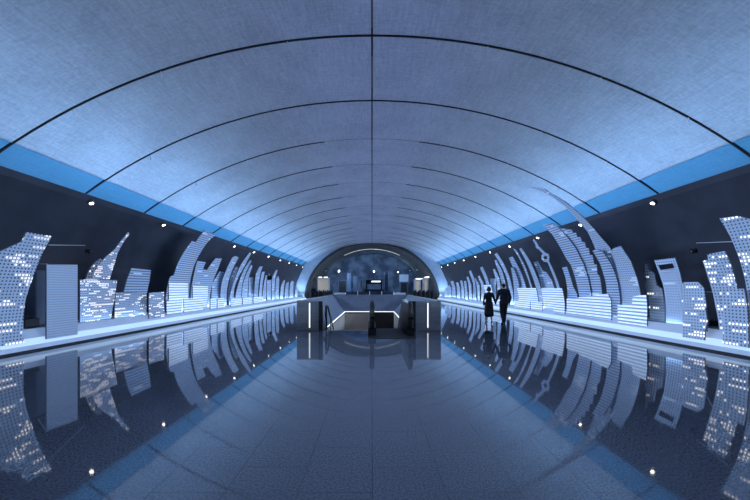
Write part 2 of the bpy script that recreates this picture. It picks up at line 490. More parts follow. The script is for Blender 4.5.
panel(L, [(166, 313), (166, 295), (168, 284), (170, 277), (174, 275), (178, 263), (184, 252), (192, 241), (196, 242), (198, 238.5), (205, 230), (216, 235), (210, 239.5), (205, 245.5), (198, 257), (194, 266), (191, 277), (190, 291), (190, 311)], 9.0,
      ((190, 296), (216, 236)), 'sheet_mid', 'tallest curving stepped tower panel on the left wall, its tip touching the ceiling line')
panel(L, [(190.8, 310), (191, 291), (193.5, 276), (197.4, 261), (206, 262), (203, 269), (207, 270), (211, 264), (216, 258), (222, 258.5), (218, 269), (213, 281), (210, 295), (209.6, 308)], 8.88,
      ((210, 296), (222, 258.5)), 'sheet_mid', 'twin topped curving tower panel right of the tallest left wall tower')
panel(L, [(211.5, 306), (212.4, 283), (216.4, 276.8), (219.6, 271), (224.4, 272), (222, 280), (220.6, 292), (220.4, 304)], 9.0, ((220.6, 295), (224.4, 272)), 'sheet_mid',
      'short narrow tower panel right of the twin topped left wall panel')
panel(L, [(220.6, 304), (220.8, 290), (222.5, 279), (226.8, 268.8), (232.4, 257.6), (235.6, 256), (238.8, 257.6), (232.4, 269.6), (228.6, 281), (226.8, 291), (226.6, 303)], 8.85, ((226.6, 296), (238.8, 257.6)), 'sheet_dots',
      'round ended curving panel between the twin topped panel and the long pointed blade, left wall')
panel(L, [(227.6, 302), (228.4, 288), (232.4, 273), (236, 266.4), (238.6, 267), (234, 279), (231.6, 290), (231.2, 301)], 9.05, ((231.4, 295), (238.6, 267)), 'sheet_mid',
      'slim panel tucked behind the long pointed blade on the left wall')
panel(L, [(229.6, 301), (230.6, 292), (235.6, 276.8), (241.2, 264), (250, 252), (251.2, 253.6), (245, 265.6), (238.6, 276.8), (234.6, 288), (233.4, 300)], 8.9, ((233.6, 296), (251.2, 253.6)), 'sheet_dots',
      'long pointed curving blade panel midway down the left wall')
panel(L, [(235.4, 300), (236.2, 292), (239, 281.6), (243.8, 269.6), (250, 260), (251.8, 260.8), (246.2, 272), (243, 281.6), (241, 299)], 8.95, ((241, 296), (251.8, 260.8)), 'sheet_mid',
      'first of two shorter blades right of the long pointed left wall blade')
panel(L, [(241.4, 300), (243, 284), (246, 275), (251, 265), (252.6, 266), (248.8, 277), (247.8, 298)], 9.02, ((247.6, 295), (252.6, 266)), 'sheet_mid',
      'second of two shorter blades right of the long pointed left wall blade')
panel(L, [(248.2, 299), (249, 277.6), (253.2, 276.8), (253.4, 298)], 9.0, None, 'sheet_mid', 'square topped block behind the blades on the left wall', c=0.)
lf = [([(254.2, 298), (254.6, 284), (256, 274), (259.2, 266.8), (262.8, 266.2), (260.2, 274), (258.6, 285), (258, 297)], 'sheet_mid'),
      ([(259, 297), (260, 283), (262, 272), (264.8, 271.6), (263, 282), (262, 297)], 'sheet_dots'),
      ([(262.6, 297), (264, 282), (265.8, 275), (267.2, 275.6), (266.2, 284), (266.2, 296)], 'sheet_mid'),
      ([(267, 297), (267.2, 280), (271.4, 280), (271.2, 296)], 'sheet_dots'),
      ([(271.8, 296), (272.2, 277.6), (276, 269.8), (277.8, 270.4), (275.4, 277), (274.8, 296)], 'sheet_mid'),
      ([(275.4, 296), (276.2, 278), (278.4, 275.8), (279.2, 280), (279, 295)], 'sheet_mid'),
      ([(280, 295), (281, 286), (283.8, 280), (285, 280.6), (283.4, 295)], 'sheet_dots'),
      ([(284.6, 295), (286, 283.6), (288.8, 281.8), (288.4, 295)], 'sheet_mid'),
      ([(289.4, 295), (290.4, 283), (292.2, 280.6), (293.6, 281.6), (293.4, 294.6)], 'sheet_dots'),
      ([(294.6, 294.6), (295.2, 289), (297.4, 286), (297.6, 294.4)], 'sheet_mid')]
ordn = ['first', 'second', 'third', 'fourth', 'fifth', 'sixth', 'seventh', 'eighth', 'ninth', 'tenth', 'eleventh', 'twelfth']
for i, (pts, m) in enumerate(lf):
    k = len(lf) - 1 - i
    panel(L, pts, 9.0 if i % 2 else 8.9, (pts[-1], pts[len(pts) // 2]), m, 'small far panel, %s counting out from the grey arch along the left wall' % ordn[k], group='far skyline panels on the left wall', c=.045)
# low backlit blocks in front of the left row
for i, (a, b, y) in enumerate([(166.6, 182, 301), (184, 203, 298.5), (210.5, 216.5, 299), (217.5, 224.5, 298.5), (231, 241.5, 298), (243, 252, 297.5), (253.5, 263, 297.2)]):
    panel(L, [(a, y), (b, y - .4)], 8.62, None, 'sheet_lit', 'low backlit block in front of the left wall towers, %s from the tallest tower' % ordn[i], group='low backlit blocks on the left plinth', c=0.)
# upper backlit screens behind them
panel(L, [(169, 297), (169, 283), (188, 283.5), (188, 296)], 8.84, None, 'sheet_lit', 'glowing band panel across the foot of the tallest left wall tower', c=.06)
panel(L, [(193, 297), (193, 286), (208, 286.5), (208, 295)], 8.78, None, 'sheet_lit', 'glowing band panel across the foot of the twin topped left tower', c=.06)

# --- right wall, near to far
panel(RR, [(748.5, 340), (748.5, 309), (745.5, 282), (739.5, 259.5), (730.5, 237), (719.4, 218.4), (736.5, 216), (752, 219.5), (766, 240), (778, 270), (786, 300), (788, 340)], 8.75,
      ((748.5, 318), (719.4, 218.4)), 'sheet_near', 'tall leaning tower panel cut off by the right edge of the picture',
      parts=[('rod', (733, 241.6), (697.5, 243), 9.5)])
panel(RR, [(719, 328), (715.5, 306), (712.5, 292), (708, 277.5), (702.6, 261), (708, 259.6), (707.4, 254.4), (724.5, 251), (730.5, 264), (736.5, 285), (739.5, 306), (740, 328)], 8.72,
      ((719.5, 328), (702.6, 261)), 'sheet_near', 'leaning tower panel with stepped top behind the rightmost square block',
      parts=[('rod', (713, 292), (704, 291.6), 9.4)])
panel(RR, [(723, 351), (723, 309), (718.5, 289.5), (744, 288.6), (747, 306), (748.4, 327), (748.4, 353)], 8.41, None, 'sheet_near', 'square block panel with lit windows at the front of the right plinth', c=0.03)
panel(RR, [(682.5, 345), (683, 325), (681, 308.4), (705, 307.6), (707.4, 321), (704.6, 332), (704.2, 346)], 8.42, None, 'sheet_near', 'short waisted panel at the plinth front below the rounded tower, right wall', c=0.02)
panel(RR, [(683.5, 330), (682, 300), (681, 284.5), (684, 282.2), (698, 282), (704, 288), (706.5, 306), (706.3, 331)], 8.62, None, 'sheet_near', 'rounded shoulder tower panel behind the short waisted panel, right wall', c=0.02)
panel(RR, [(666, 321), (665.4, 302), (663.8, 287.8), (659.4, 274.6), (654.3, 260.3), (674.8, 257.7), (680, 272.4), (683.5, 290), (685, 322)], 8.85, ((666, 321), (654.3, 260.3)), 'sheet_dots',
      'tower panel with an open rectangular frame cut in its top', holes=[[(658.2, 265.2), (672.6, 263), (674.6, 268), (660.4, 270)]])
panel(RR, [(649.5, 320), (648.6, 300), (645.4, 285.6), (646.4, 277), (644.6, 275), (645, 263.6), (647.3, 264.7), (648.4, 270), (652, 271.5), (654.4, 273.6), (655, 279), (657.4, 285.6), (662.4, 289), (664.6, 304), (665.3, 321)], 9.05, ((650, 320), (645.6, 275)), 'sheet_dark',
      'dark narrow tower panel with a pinnacle, left of the open frame tower')
panel(RR, [(617.8, 326), (617.6, 305.4), (632, 303.5), (632.6, 296.6), (646, 294.8), (647.2, 307.6), (646.8, 331)], 8.55, None, 'sheet_lit', 'two step backlit block left of the dark pinnacle tower', c=0.)
cK = fit_c((628.6, 306), (544, 188.8), 9.06); cL = fit_c((580, 302), (542.7, 225), 8.84); cR = fit_c((520.6, 298), (508.8, 258), 9.0)
panel(RR, [(621, 320), (621, 305.4), (619.8, 287.8), (616.5, 268), (611, 251.5), (613.2, 248.2), (621, 246), (624.2, 251.5), (630.8, 261.4), (636.3, 276.8), (640.7, 294.4), (642, 320)], 8.88, ((621, 310), (611, 251.5)), 'sheet_dots',
      'broad curving tower panel right of the great arching ribbon', c=cK)
panel(RR, [(617.5, 318), (616, 303), (613, 290), (606, 270), (595.2, 248.8), (587.2, 231.2), (576, 218.4), (564.8, 206.4), (552, 196.8), (540.8, 190.6), (530.4, 187.2), (544, 188.6), (550.4, 193.2), (564.8, 201.4), (577.6, 212), (588.8, 223.2), (600, 236), (609.6, 247.2), (618, 263), (625, 285), (629, 303), (630, 318)], 9.06,
      ((628.6, 306), (544, 188.8)), 'sheet_dots', 'great arching ribbon panel sweeping up across the ceiling on the right')
panel(RR, [(608, 316), (606.8, 293), (605.6, 282), (599.6, 262.8), (592.4, 250.8), (597, 249), (603, 252), (611.6, 265), (617.6, 282), (620, 301), (620.4, 318)], 8.80, ((608, 306), (592.4, 250.8)), 'sheet_mid',
      'curving tower panel crossing in front of the great arching ribbon', c=cK)
panel(RR, [(580, 312), (579, 295), (576.8, 284.4), (570.8, 265), (566.4, 259), (560, 247.2), (552, 234.4), (542.7, 225), (552, 223.2), (557.5, 226.6), (566.4, 236), (576, 248.8), (580.8, 259), (584, 265), (588.8, 282), (591, 295), (591.5, 314)], 8.84,
      ((580, 302), (542.7, 225)), 'sheet_mid', 'wide smooth edged curving tower reaching the ceiling, right wall')
panel(RR, [(592.4, 314), (591.6, 295), (589.4, 282), (584.6, 265), (581.4, 258.6), (576.8, 248.6), (567, 235.6), (559.6, 228), (569.6, 229.6), (572, 229.6), (573, 232.8), (576, 232.6), (577.4, 237), (580.4, 237), (582, 242), (584.6, 242), (586, 248), (588.6, 248), (590, 255), (592.4, 255.4), (594, 264), (596.4, 264.6), (597.4, 274), (599.6, 276), (602, 294), (603, 314)], 8.92,
      ((592.4, 302), (559.6, 228)), 'sheet_mid', 'curving tower with a toothed right edge beside the wide smooth tower', c=cL)
panel(RR, [(566.5, 313), (566.5, 299), (586, 296.5), (607.5, 293.6), (610.8, 300), (611.2, 320)], 8.60, None, 'sheet_lit', 'long backlit block in front of the toothed tower, right wall', c=.08)
panel(RR, [(567, 306), (567.4, 290), (565.4, 277.5), (562, 267.6), (566.8, 266.4), (570, 276), (573.2, 286.8), (577, 294), (577.6, 306)], 9.02, ((567.6, 300), (562, 267.6)), 'sheet_mid', 'short slim panel left of the wide smooth curving tower')
# the ball tower: shaft with rings
def ring(cx, cy, r, n=12): return [(cx + r * math.cos(2 * PI * i / n), cy + r * math.sin(2 * PI * i / n)) for i in range(n)]
panel(RR, [(562.6, 308), (560.6, 296.5), (557.4, 295.4), (555.6, 292.8), (556.2, 289.2), (557, 288), (555, 281), (550.4, 269.5), (547.6, 262.4), (543.6, 261.6), (541.4, 258.8), (541.6, 255.4), (542.8, 253.8), (539, 249.6), (536, 248), (535.4, 244.6), (532.8, 240.4), (533.8, 238.6), (536.8, 242.6), (538.4, 246), (541, 248.2), (545, 252.6), (548.4, 254), (549.4, 257.4), (548.8, 260.8), (552, 267.6), (557.4, 280.4), (559.4, 287.4), (561.6, 289.6), (562.4, 292.6), (562.4, 296), (565.4, 309)], 8.86,
      ((562.6, 304), (533.8, 239)), 'sheet_dots', 'thin curving shaft panel with two ring shaped balls', holes=[ring(545.4, 257.6, 1.9), ring(559, 292, 1.5)])
panel(RR, [(543.6, 305), (543, 298), (541.6, 287), (538.3, 273.7), (533.5, 262.3), (537.7, 261.4), (542.4, 270.6), (546.6, 272.4), (552, 280.4), (554, 287), (555, 306)], 9.04, ((543.6, 300), (533.5, 262.3)), 'sheet_mid', 'stepped panel behind the thin ball shaft, right wall')
panel(RR, [(540.6, 306), (539, 300), (537.3, 292.7), (532.6, 277.5), (526, 261.4), (519.3, 249), (521.2, 248), (529.7, 260.4), (536.4, 275.6), (542, 292.7), (545, 306)], 8.82, ((540.4, 302), (519.6, 249)), 'sheet_dots', 'slender blade panel left of the thin ball shaft, right wall')
panel(RR, [(532.4, 304), (531.4, 291), (528.6, 281), (525, 272), (519.3, 258.5), (512.6, 248), (516.4, 250.6), (524, 264), (529.7, 279.6), (534.5, 296.5), (535.4, 304)], 8.92, ((532.4, 298), (512.8, 248.4)), 'sheet_mid', 'curving panel directly left of the slender blade on the right wall')
panel(RR, [(520.6, 303), (519.6, 290), (517.4, 282), (514.5, 271.8), (508.8, 258), (512.6, 256.6), (520, 270), (526, 287), (527.6, 303)], 9.0, ((520.6, 298), (508.8, 258)), 'sheet_mid', 'broad square topped curving panel to the right above the man in the suit')
panel(RR, [(513.6, 303), (513.8, 286), (510.7, 268), (513.5, 267), (518.3, 281), (520, 303)], 8.84, ((514.6, 298), (510.7, 268)), 'sheet_mid', 'thin short panel just right of the man in the suit', c=cR)
panel(RR, [(509.8, 302), (508.8, 288), (505.6, 275), (499, 261.6), (494.4, 254.4), (496.8, 252.8), (503, 262.4), (508.8, 275.2), (512.8, 291), (513.2, 302)], 8.9, ((509.6, 298), (494.4, 254.4)), 'sheet_dots', 'tall blade panel rising directly behind the couple')
panel(RR, [(502.4, 301), (501.6, 283), (498.4, 272), (494.4, 260.8), (496.2, 260), (502.4, 272), (505.6, 284.8), (506.6, 301)], 9.0, ((502.6, 296), (494.4, 260.8)), 'sheet_mid', 'middle blade of the three rising behind the couple')
panel(RR, [(497.6, 300), (497, 284), (492.8, 269.6), (494.8, 268.8), (499.6, 279), (501, 300)], 8.86, ((497.8, 296), (492.8, 269.6)), 'sheet_mid', 'shortest blade of the three rising behind the couple')
panel(RR, [(490.4, 299), (490.4, 278.4), (496, 278.6), (496, 299.6)], 9.08, None, 'sheet_dots', 'square topped block between the woman and the shortest blade', c=0.)
panel(RR, [(486.8, 298), (485.6, 281.6), (480, 268), (482.4, 266.4), (487, 276.8), (489.6, 286.4), (489.8, 298)], 8.9, ((486.8, 295), (480, 268)), 'sheet_mid', 'leaning blade panel just left of the woman in the black dress')
rf = [([(481.2, 297), (481, 284), (477.6, 276.5), (479.4, 275.6), (483.4, 283), (485.2, 298)], 'sheet_dots'),
      ([(476.8, 297), (476.4, 285), (473.4, 278), (475.2, 277.6), (479.4, 285), (480, 297)], 'sheet_mid'),
      ([(473, 296), (473, 283), (468.8, 271.2), (471, 270.4), (474.4, 279), (476, 296)], 'sheet_mid'),
      ([(468.8, 296), (468.4, 284), (466.4, 277), (468.2, 276.6), (471.2, 285), (472, 296)], 'sheet_dots'),
      ([(464.8, 295.4), (464.4, 286), (463.8, 281), (466, 281), (467.6, 295.6)], 'sheet_mid'),
      ([(461.2, 295.2), (461, 287), (460, 280.6), (462, 280.2), (464, 288), (464, 295.4)], 'sheet_mid'),
      ([(457, 295), (456.6, 286), (455.8, 282.6), (458.2, 282.4), (460, 288), (460.2, 295)], 'sheet_dots'),
      ([(452, 294.6), (452, 286), (450.4, 281.6), (453.2, 281.2), (455.2, 287), (455.6, 294.8)], 'sheet_mid'),
      ([(448.4, 294.4), (448, 286), (449.4, 285), (451.2, 289), (451.2, 294.4)], 'sheet_mid'),
      ([(444.6, 294.2), (445, 289), (446.8, 287.4), (447.6, 290), (447.8, 294.2)], 'sheet_dots')]
for i, (pts, m) in enumerate(rf):
    panel(RR, pts, 9.0 if i % 2 else 8.9, (pts[0], pts[2]), m, 'small far panel, %s counting out from the grey arch along the right wall' % ordn[len(rf) - 1 - i], group='far skyline panels on the right wall', c=.045)
for i, (a, b, y) in enumerate([(553.6, 564.6, 302.4), (531, 542.4, 301.6), (514, 530, 301), (489, 503, 299)]):
    panel(RR, [(a, y), (b, y + .5)], 8.60, None, 'sheet_lit', 'low backlit block in front of the right wall towers, %s out from the long block' % ordn[i], group='low backlit blocks on the right plinth', c=0.)
for i, (a, b, y0, lab) in enumerate([(541, 562, 288.5, 'glowing band panel behind the foot of the thin ball shaft'), (517, 536, 288, 'glowing band panel across the feet of the slender blades, right wall'), (483.5, 491, 285, 'glowing panel beside the woman in black')]):
    panel(RR, [(a, y0), (b, y0)], (8.76, 8.71, 8.76)[i], None, 'sheet_lit', lab, c=.075)

# ------------------------------------------------------------------ downlights along the wall tops
def make_downlight(s, y):
    root = empty('downlight', (s * 8.79, y, 4.24), '', 'light', 'downlights along the top of the walls')
    d = Vector((-s * .55, 0, -.83)).normalized()
    p = Vector((s * 8.79, y, 4.24))
    bm = bmesh.new(); tube(bm, [p - d * .02, p + d * .055], .10, 16); hs_ = link_bm('housing', bm, 'steel_d', root)
    bm = bmesh.new(); tube(bm, [p + d * .055, p + d * .066], .055, 16); link_bm('lens', bm, 'lens', hs_)
    ld = bpy.data.lights.new('added_cross_wash', 'SPOT'); ld.energy = 2300; ld.color = (.57, .73, 1.); ld.spot_size = math.radians(64); ld.spot_blend = .9; ld.shadow_soft_size = .06  # added spot thrown across the hall to brighten the opposite panels
    lo = bpy.data.objects.new('beam', ld); col.objects.link(lo); lo.parent = root
    lo.location = d * .10 + Vector((-s * .06, 0, 0)); lo.rotation_euler = Vector((-s * 17.4, 0, -2.6)).to_track_quat('-Z', 'Y').to_euler()
    return root
place = {-1: 'left', 1: 'right'}
for s in (-1, 1):
    ys = [3.4, 6.9, 10.4, 14.0, 17.6, 21.2, 24.7, 28.2, 31.8, 35.2, 38.6, 42.0]
    for i, y in enumerate(ys):
        r = make_downlight(s, y)
        if i < 2: r['label'] = 'small round downlight out of the picture on the %s wall top, number %s' % (place[s], ordn[i])
        else: r['label'] = 'small round bright downlight, %s from the front along the top of the %s wall' % (ordn[i - 2], place[s])

# ------------------------------------------------------------------ added unseen lamps above the ceiling, on the plinths and by the end wall
def area(name, loc, aim, sx, sy, energy, colr, spread=PI):
    ld = bpy.data.lights.new(name, 'AREA'); ld.shape = 'RECTANGLE'; ld.size = sx; ld.size_y = sy
    ld.energy = energy; ld.color = colr; ld.spread = spread
    o = bpy.data.objects.new(name, ld); col.objects.link(o); o.location = loc
    d = Vector(aim); z = -d.normalized(); x = Vector((0, 1, 0)); yv = z.cross(x)
    o.rotation_euler = Matrix((x, yv, z)).transposed().to_euler()
    return o
for s in (-1, 1):
    for i in range(8):
        a, b = Y0 + i * 7, Y0 + (i + 1) * 7
        g = .55 if i <= 1 else (.78 if i == 2 else 1.5)
        area('added_void_lamp', (s * 9.3, (a + b) / 2, 7.5), (-s * .60, 0, -.80), 7, .12, 215 * g, (.25, .53, 1.), math.radians(165))  # added row behind the fabric, makes the ceiling brighter towards its edges
        if i > 0: area('added_plinth_uplight', (s * 8.775, (a + b) / 2, .515), (s * .45, 0, .9), 7, .02, 8 if i < 4 else 30, (.48, .72, 1.), math.radians(170))  # added strip that gives the panel feet their glow
        if s > 0: area('added_void_lamp', (0, (a + b) / 2, 12.5), (0, 0, -1), 7, .12, 165 if i > 1 else 110, (.36, .51, 1.), math.radians(170))  # added centre row that lifts the middle of the fabric

for s in (-1, 1):
    area('added_end_wash', (s * 9.3, 42.2, .56), (-s * .12, .30, .95), .3, .5, 40, (.36, .60, 1.), math.radians(120))  # added lamp that brightens the pale end wall

# ------------------------------------------------------------------ escalator pit
def thing_box(name, label, cat, parts, loc):
    r = empty(name, loc, label, cat)
    for nm, mm, args in parts:
        bm = bmesh.new()
        for a in args: box(bm, *a)
        link_bm(nm, bm, mm, r)
    return r
def loft(secs):
    bm = bmesh.new()
    rows = [[bm.verts.new(p) for p in q] for q in secs]
    n = len(secs[0])
    for a, b in zip(rows, rows[1:]):
        for k in range(n): bm.faces.new((a[k], a[(k + 1) % n], b[(k + 1) % n], b[k]))
    bm.faces.new(rows[0]); bm.faces.new(rows[-1][::-1])
    bmesh.ops.recalc_face_normals(bm, faces=bm.faces[:])
    return bm
# the parapets round the well: upright outside, sloping down to the well's rim inside
YF = PY0 + .17
def sec(xo, yo, xt, yt, xi, yi, z0=0., z1=1.06): return [(xo, yo, z0), (xo, yo, z1), (xt, yt, z1), (xi, yi, z0)]
SEC = [sec(-2.75, YF, -2.66, YF, PX0, YF), sec(-2.75, 22.75, -2.66, 22.66, PX0, PY1), sec(2.52, 22.75, 2.43, 22.66, PX1, PY1), sec(2.52, YF, 2.43, YF, PX1, YF)]
CAP = [[(xa, ya, 1.062), (xa, ya, 1.09), (xb, yb, 1.09), (xb, yb, 1.062)] for xa, ya, xb, yb in ((-2.77, YF, -2.64, YF), (-2.77, 22.77, -2.64, 22.64), (2.54, 22.77, 2.41, 22.64), (2.54, YF, 2.41, YF))]
def gap(q, w, axis, d): return [tuple(c + (d if k == axis else 0) for k, c in enumerate(p)) for p in q]
for s, xo, xi, led, lab, k in ((-1, -2.75, PX0, -2.28, 'left', 0), (1, 2.52, PX1, 2.04, 'right', 2)):
    r = empty('balustrade', ((xo + xi) / 2, 17, 0), 'grey steel balustrade with a vertical light line on the %s of the escalator well' % lab, 'balustrade')
    link_bm('body', loft(SEC[k:k + 2]), 'bluegrey', r)
    cp_ = link_bm('cap', loft(CAP[k:k + 2]), 'steel', r)
    a, b = sorted((xo, xi))
    bm = bmesh.new(); box(bm, a, b, PY0 + .02, PY0 + .16, 0, 1.07); fp = link_bm('end_panel', bm, 'steel', r)
    bm = bmesh.new(); box(bm, led - .018, led + .018, PY0 + .004, PY0 + .03, .10, 1.0); link_bm('light_line', bm, 'ledw', fp)
    p0, p1 = sorted((xi, xi + .14 * s))
    bm = bmesh.new(); box(bm, p0, p1, PY0 - .03, PY0 + .02, 0, 1.07); link_bm('end_post', bm, 'steel_d', r)
    bm = bmesh.new(); box(bm, *sorted((xi - .005 * s, xi - .04 * s)), PY0 + 1.2, PY1 - .06, -.02, .012); link_bm('low_light_line', bm, 'ledw', r)
r = empty('balustrade', (0, PY1 + .4, 0), 'blue grey balustrade closing the far end of the escalator well', 'balustrade')
link_bm('body', loft(SEC[1:3]), 'bluegrey', r); link_bm('cap', loft(CAP[1:3]), 'steel', r)
bm = bmesh.new(); box(bm, PX0 + .02, PX1 - .02, PY1 - .05, PY1 - .002, -.022, .015); link_bm('light_line', bm, 'ledw', r)
bm = bmesh.new()
box(bm, PX0 - .2, PX0 - .001, PY0 - .1, PY1 + .2, -4, -.121); box(bm, PX1 + .001, PX1 + .2, PY0 - .1, PY1 + .2, -4, -.121)
box(bm, PX0, PX1, PY1 + .001, PY1 + .2, -4, -.121); box(bm, PX0, PX1, PY0 - .2, PY0 - .001, -4, -.121)
struct('wall_pit', bm, 'pit')
bm = bmesh.new(); box(bm, PX0 - .2, PX1 + .2, PY0 - .2, PY1 + .2, -4.1, -4.0); struct('floor_pit', bm, 'pit')
# fixed stair on the left of the well
st = empty('stair', (-.95, PY0, 0), 'flight of stairs going down on the left of the escalator well', 'stairs')
bm = bmesh.new()
nst = 22
for i in range(nst):
    y = PY0 + .06 + .30 * i; z = -.17 * (i + 1)
    box(bm, PX0 + .01, -.14, y, y + .30, max(-3.99, z - .5), z)
link_bm('steps', bm, 'pit', st)
bm = bmesh.new(); box(bm, PX0 + .25, -.14, PY0 - .0, PY0 + .05, -.10, .012); link_bm('nosing', bm, 'rod', st)
hr = empty('stair_handrail', (PX0 + .12, PY0 + .1, 0), 'dark handrail at the head of the stairs by the left balustrade', 'handrail')
bm = bmesh.new(); tube(bm, [(PX0 + .10, PY0 + .2, .10), (PX0 + .10, PY0 + .08, .55), (PX0 + .10, PY0 + .2, .88), (PX0 + .10, PY0 + .6, .86), (PX0 + .10, PY0 + 4.0, -1.10)], .035, 8)
link_bm('rail', bm, 'rubber', hr)
for dy, z in ((.35, .88), (1.5, .34)):
    bm = bmesh.new(); tube(bm, [(PX0 + .10, PY0 + dy, -.848 if dy > 1 else -.168), (PX0 + .10, PY0 + dy, z)], .02, 8); link_bm('post', bm, 'steel_d', hr)

# escalator on the right of the well
es = empty('escalator', (.68, 11.2, 0), 'dark escalator going down in the middle of the hall', 'escalator')
EX0, EX1 = -.06, 1.30
def bal_profile(inset, top, low):
    """side outline in (y, z): round nose at the front, level run, then 30 degree fall"""
    pts = []
    cy, cz, r = 10.95, (top + low) / 2, (top - low) / 2 - inset
    for i in range(13):
        t = PI / 2 + PI * i / 12
        pts.append((cy + r * math.cos(t) * .8, cz + r * math.sin(t)))
    yb = 12.9; L_ = 6.0
    lo = [(yb + .05, cz - r), (yb + L_, cz - r - L_ * .577)]
    hi = [(yb + L_, cz + r - L_ * .577), (yb + .05, cz + r)]
    return pts, lo, hi
for x in (EX0 + .06, EX1 - .06):
    pts, lo, hi = bal_profile(0, 1.06, .22)
    bm = bmesh.new(); path = [(x, y, z) for y, z in hi + pts + lo]
    tube(bm, path, .08, 8); hb_ = bm
    bm = bmesh.new(); q, l2, h2 = bal_profile(.045, 1.06, .22); prism(bm, q + l2 + h2, x - .075, x + .075, axis='x'); sp_ = link_bm('side_panel', bm, 'black', es); link_bm('handrail', hb_, 'rubber', sp_)
    bm = bmesh.new(); prism(bm, [(10.75, 0), (10.75, .26), (12.95, .26), (18.9, .26 - 5.95 * .577), (18.9, -.2 - 5.95 * .577), (12.95, -.2), (12.16, -.0), ], x - .13, x + .13, axis='x'); link_bm('skirt', bm, 'black', es)
bm = bmesh.new(); box(bm, EX0 + .13, EX1 - .13, 10.35, 12.5, .001, .016); box(bm, EX0 - .05, EX1 + .05, 10.2, 10.74, .001, .014); link_bm('landing_plate', bm, 'black', es)
bm = bmesh.new()
for i in range(16):
    y = 12.5 + .38 * i; z = 0 if i == 0 else -.219 * i + .05
    box(bm, EX0 + .13, EX1 - .13, y, y + .38, z - .35, z - .01)
link_bm('steps', bm, 'black', es)
cp = empty('dark_backing', (.7, PY1 - .05, -4), 'black sheet added to keep the well dark behind the escalator', 'panel')
bm = bmesh.new(); box(bm, .0, PX1 - .03, PY1 - .04, PY1 - .002, -3.98, -.05); link_bm('panel_face', bm, 'black', cp)  # added black sheet stands in for the dark of the well
bm = bmesh.new(); box(bm, -.03, .0, PY1 - .05, PY1 - .002, -3.98, -.05); link_bm('edge_strip', bm, 'steel_d', cp)
pl = bpy.data.lights.new('pit_lamp', 'AREA'); pl.energy = 17; pl.color = (1., .93, .86); pl.size = 1.2
po = bpy.data.objects.new('pit_lamp', pl); col.objects.link(po); po.location = (-.9, 18.2, -3.2); po.rotation_euler = (math.radians(150), 0, 0)

# ------------------------------------------------------------------ small fittings on the walls and plinths
for px, py, lab in ((87, 251, 'black dome camera on the dark left wall by the steel rod'), (695, 250.4, 'black dome camera on the dark right wall below the steel rod'), (269, 277, 'black camera on a bent arm far down the left wall')):
    s = -1 if px < VX else 1
    y, z = at_wall(px, py); x = wall_x(z); r = .075 if px > 600 or px < 100 else .26
    o = empty('dome_camera', (s * x, y, z), lab, 'camera')
    bm = bmesh.new(); tube(bm, [(s * (x + .03), y, z), (s * (x - .08), y, z)], r, 16); mt_ = link_bm('mount', bm, 'black', o)
    bm = bmesh.new(); bmesh.ops.create_uvsphere(bm, u_segments=14, v_segments=10, radius=r * .82, matrix=Matrix.Translation((s * (x - .08), y, z - .02))); link_bm('dome', bm, 'shoe', mt_, smooth=True)
    if r > .2:
        bm = bmesh.new(); tube(bm, [(s * (x - .05), y, z + .1), (s * (x - .15), y - 1.2, z + .65), (s * (x - .1), y - 3.0, z + .85)], .05, 8); link_bm('arm', bm, 'rod', o)
def plinth_box(px0, px1, pyt, X, lab, h=None):
    s = -1 if px0 < VX else 1
    ya = F * X / abs(px0 - VX); yb = F * X / abs(px1 - VX); a, b = sorted((ya, yb))
    z1 = CH - (pyt - VY) / F * (ya + yb) / 2
    r = empty('equipment_case', (s * (X + .15), (a + b) / 2, .48), lab, 'case')
    bm = bmesh.new(); box(bm, *sorted((s * X, s * (X + .3))), a, b, .503, z1, bev=.02); cb_ = link_bm('case_body', bm, 'black', r)
    bm = bmesh.new(); tube(bm, [(s * (X + .15), a + .06, z1), (s * (X + .15), a + .06, z1 + .05), (s * (X + .15), b - .06, z1 + .05), (s * (X + .15), b - .06, z1)], .015, 6); link_bm('handle', bm, 'steel_d', cb_)
plinth_box(25, 40, 318.5, 9.1, 'black equipment case on the plinth between the leaning tower and plain column')
plinth_box(690, 709, 319.5, 9.2, 'low black equipment case on the right plinth behind the short waisted panel')
# upright service cabinet in the shade behind the plain column
y0_, y1_ = F * 9.55 / (VX - 30), F * 9.55 / (VX - 44)
sc_ = empty('service_cabinet', (-9.5, (y0_ + y1_) / 2, .503), 'tall dim grey cabinet against the left wall behind the plain column panel', 'cabinet')
bm = bmesh.new(); box(bm, -9.64, -9.40, y0_, y1_, .503, 2.05); ca_ = link_bm('carcass', bm, 'bluegrey', sc_)
bm = bmesh.new(); box(bm, -9.40, -9.385, y0_ + .02, y1_ - .02, .52, 2.02); link_bm('door', bm, 'bluegrey', ca_)

# ------------------------------------------------------------------ far end: gates, portals, counters
gate0 = None
gx = {-1: [-7.7, -7.15, -6.6, -6.05, -5.5], 1: [5.5, 6.05, 6.6, 7.15, 7.7]}
for s in (-1, 1):
    for i, x in enumerate(gx[s]):
        lab = 'dark ticket gate before the grey vault, %s from the outside on the %s' % (ordn[i if s < 0 else 4 - i], place[s])
        if gate0 is None:
            gate0 = empty('ticket_gate', (x, 43.6, 0), lab, 'ticket gate', 'ticket gates')
            bm = bmesh.new(); box(bm, x - .14, x + .14, 43.0, 44.2, 0, 1.05, bev=.04); gc_ = link_bm('cabinet', bm, 'black', gate0)
            bm = bmesh.new(); box(bm, x - .12, x + .12, 43.1, 43.4, 1.05, 1.22, bev=.03); link_bm('reader', bm, 'steel_d', gc_)
            bm = bmesh.new(); box(bm, x + .14, x + .34, 43.6, 43.63, .35, 1.3); link_bm('flap', bm, 'glass_d', gate0)
        else: dup(gate0, (x, 43.6, 0), lab)
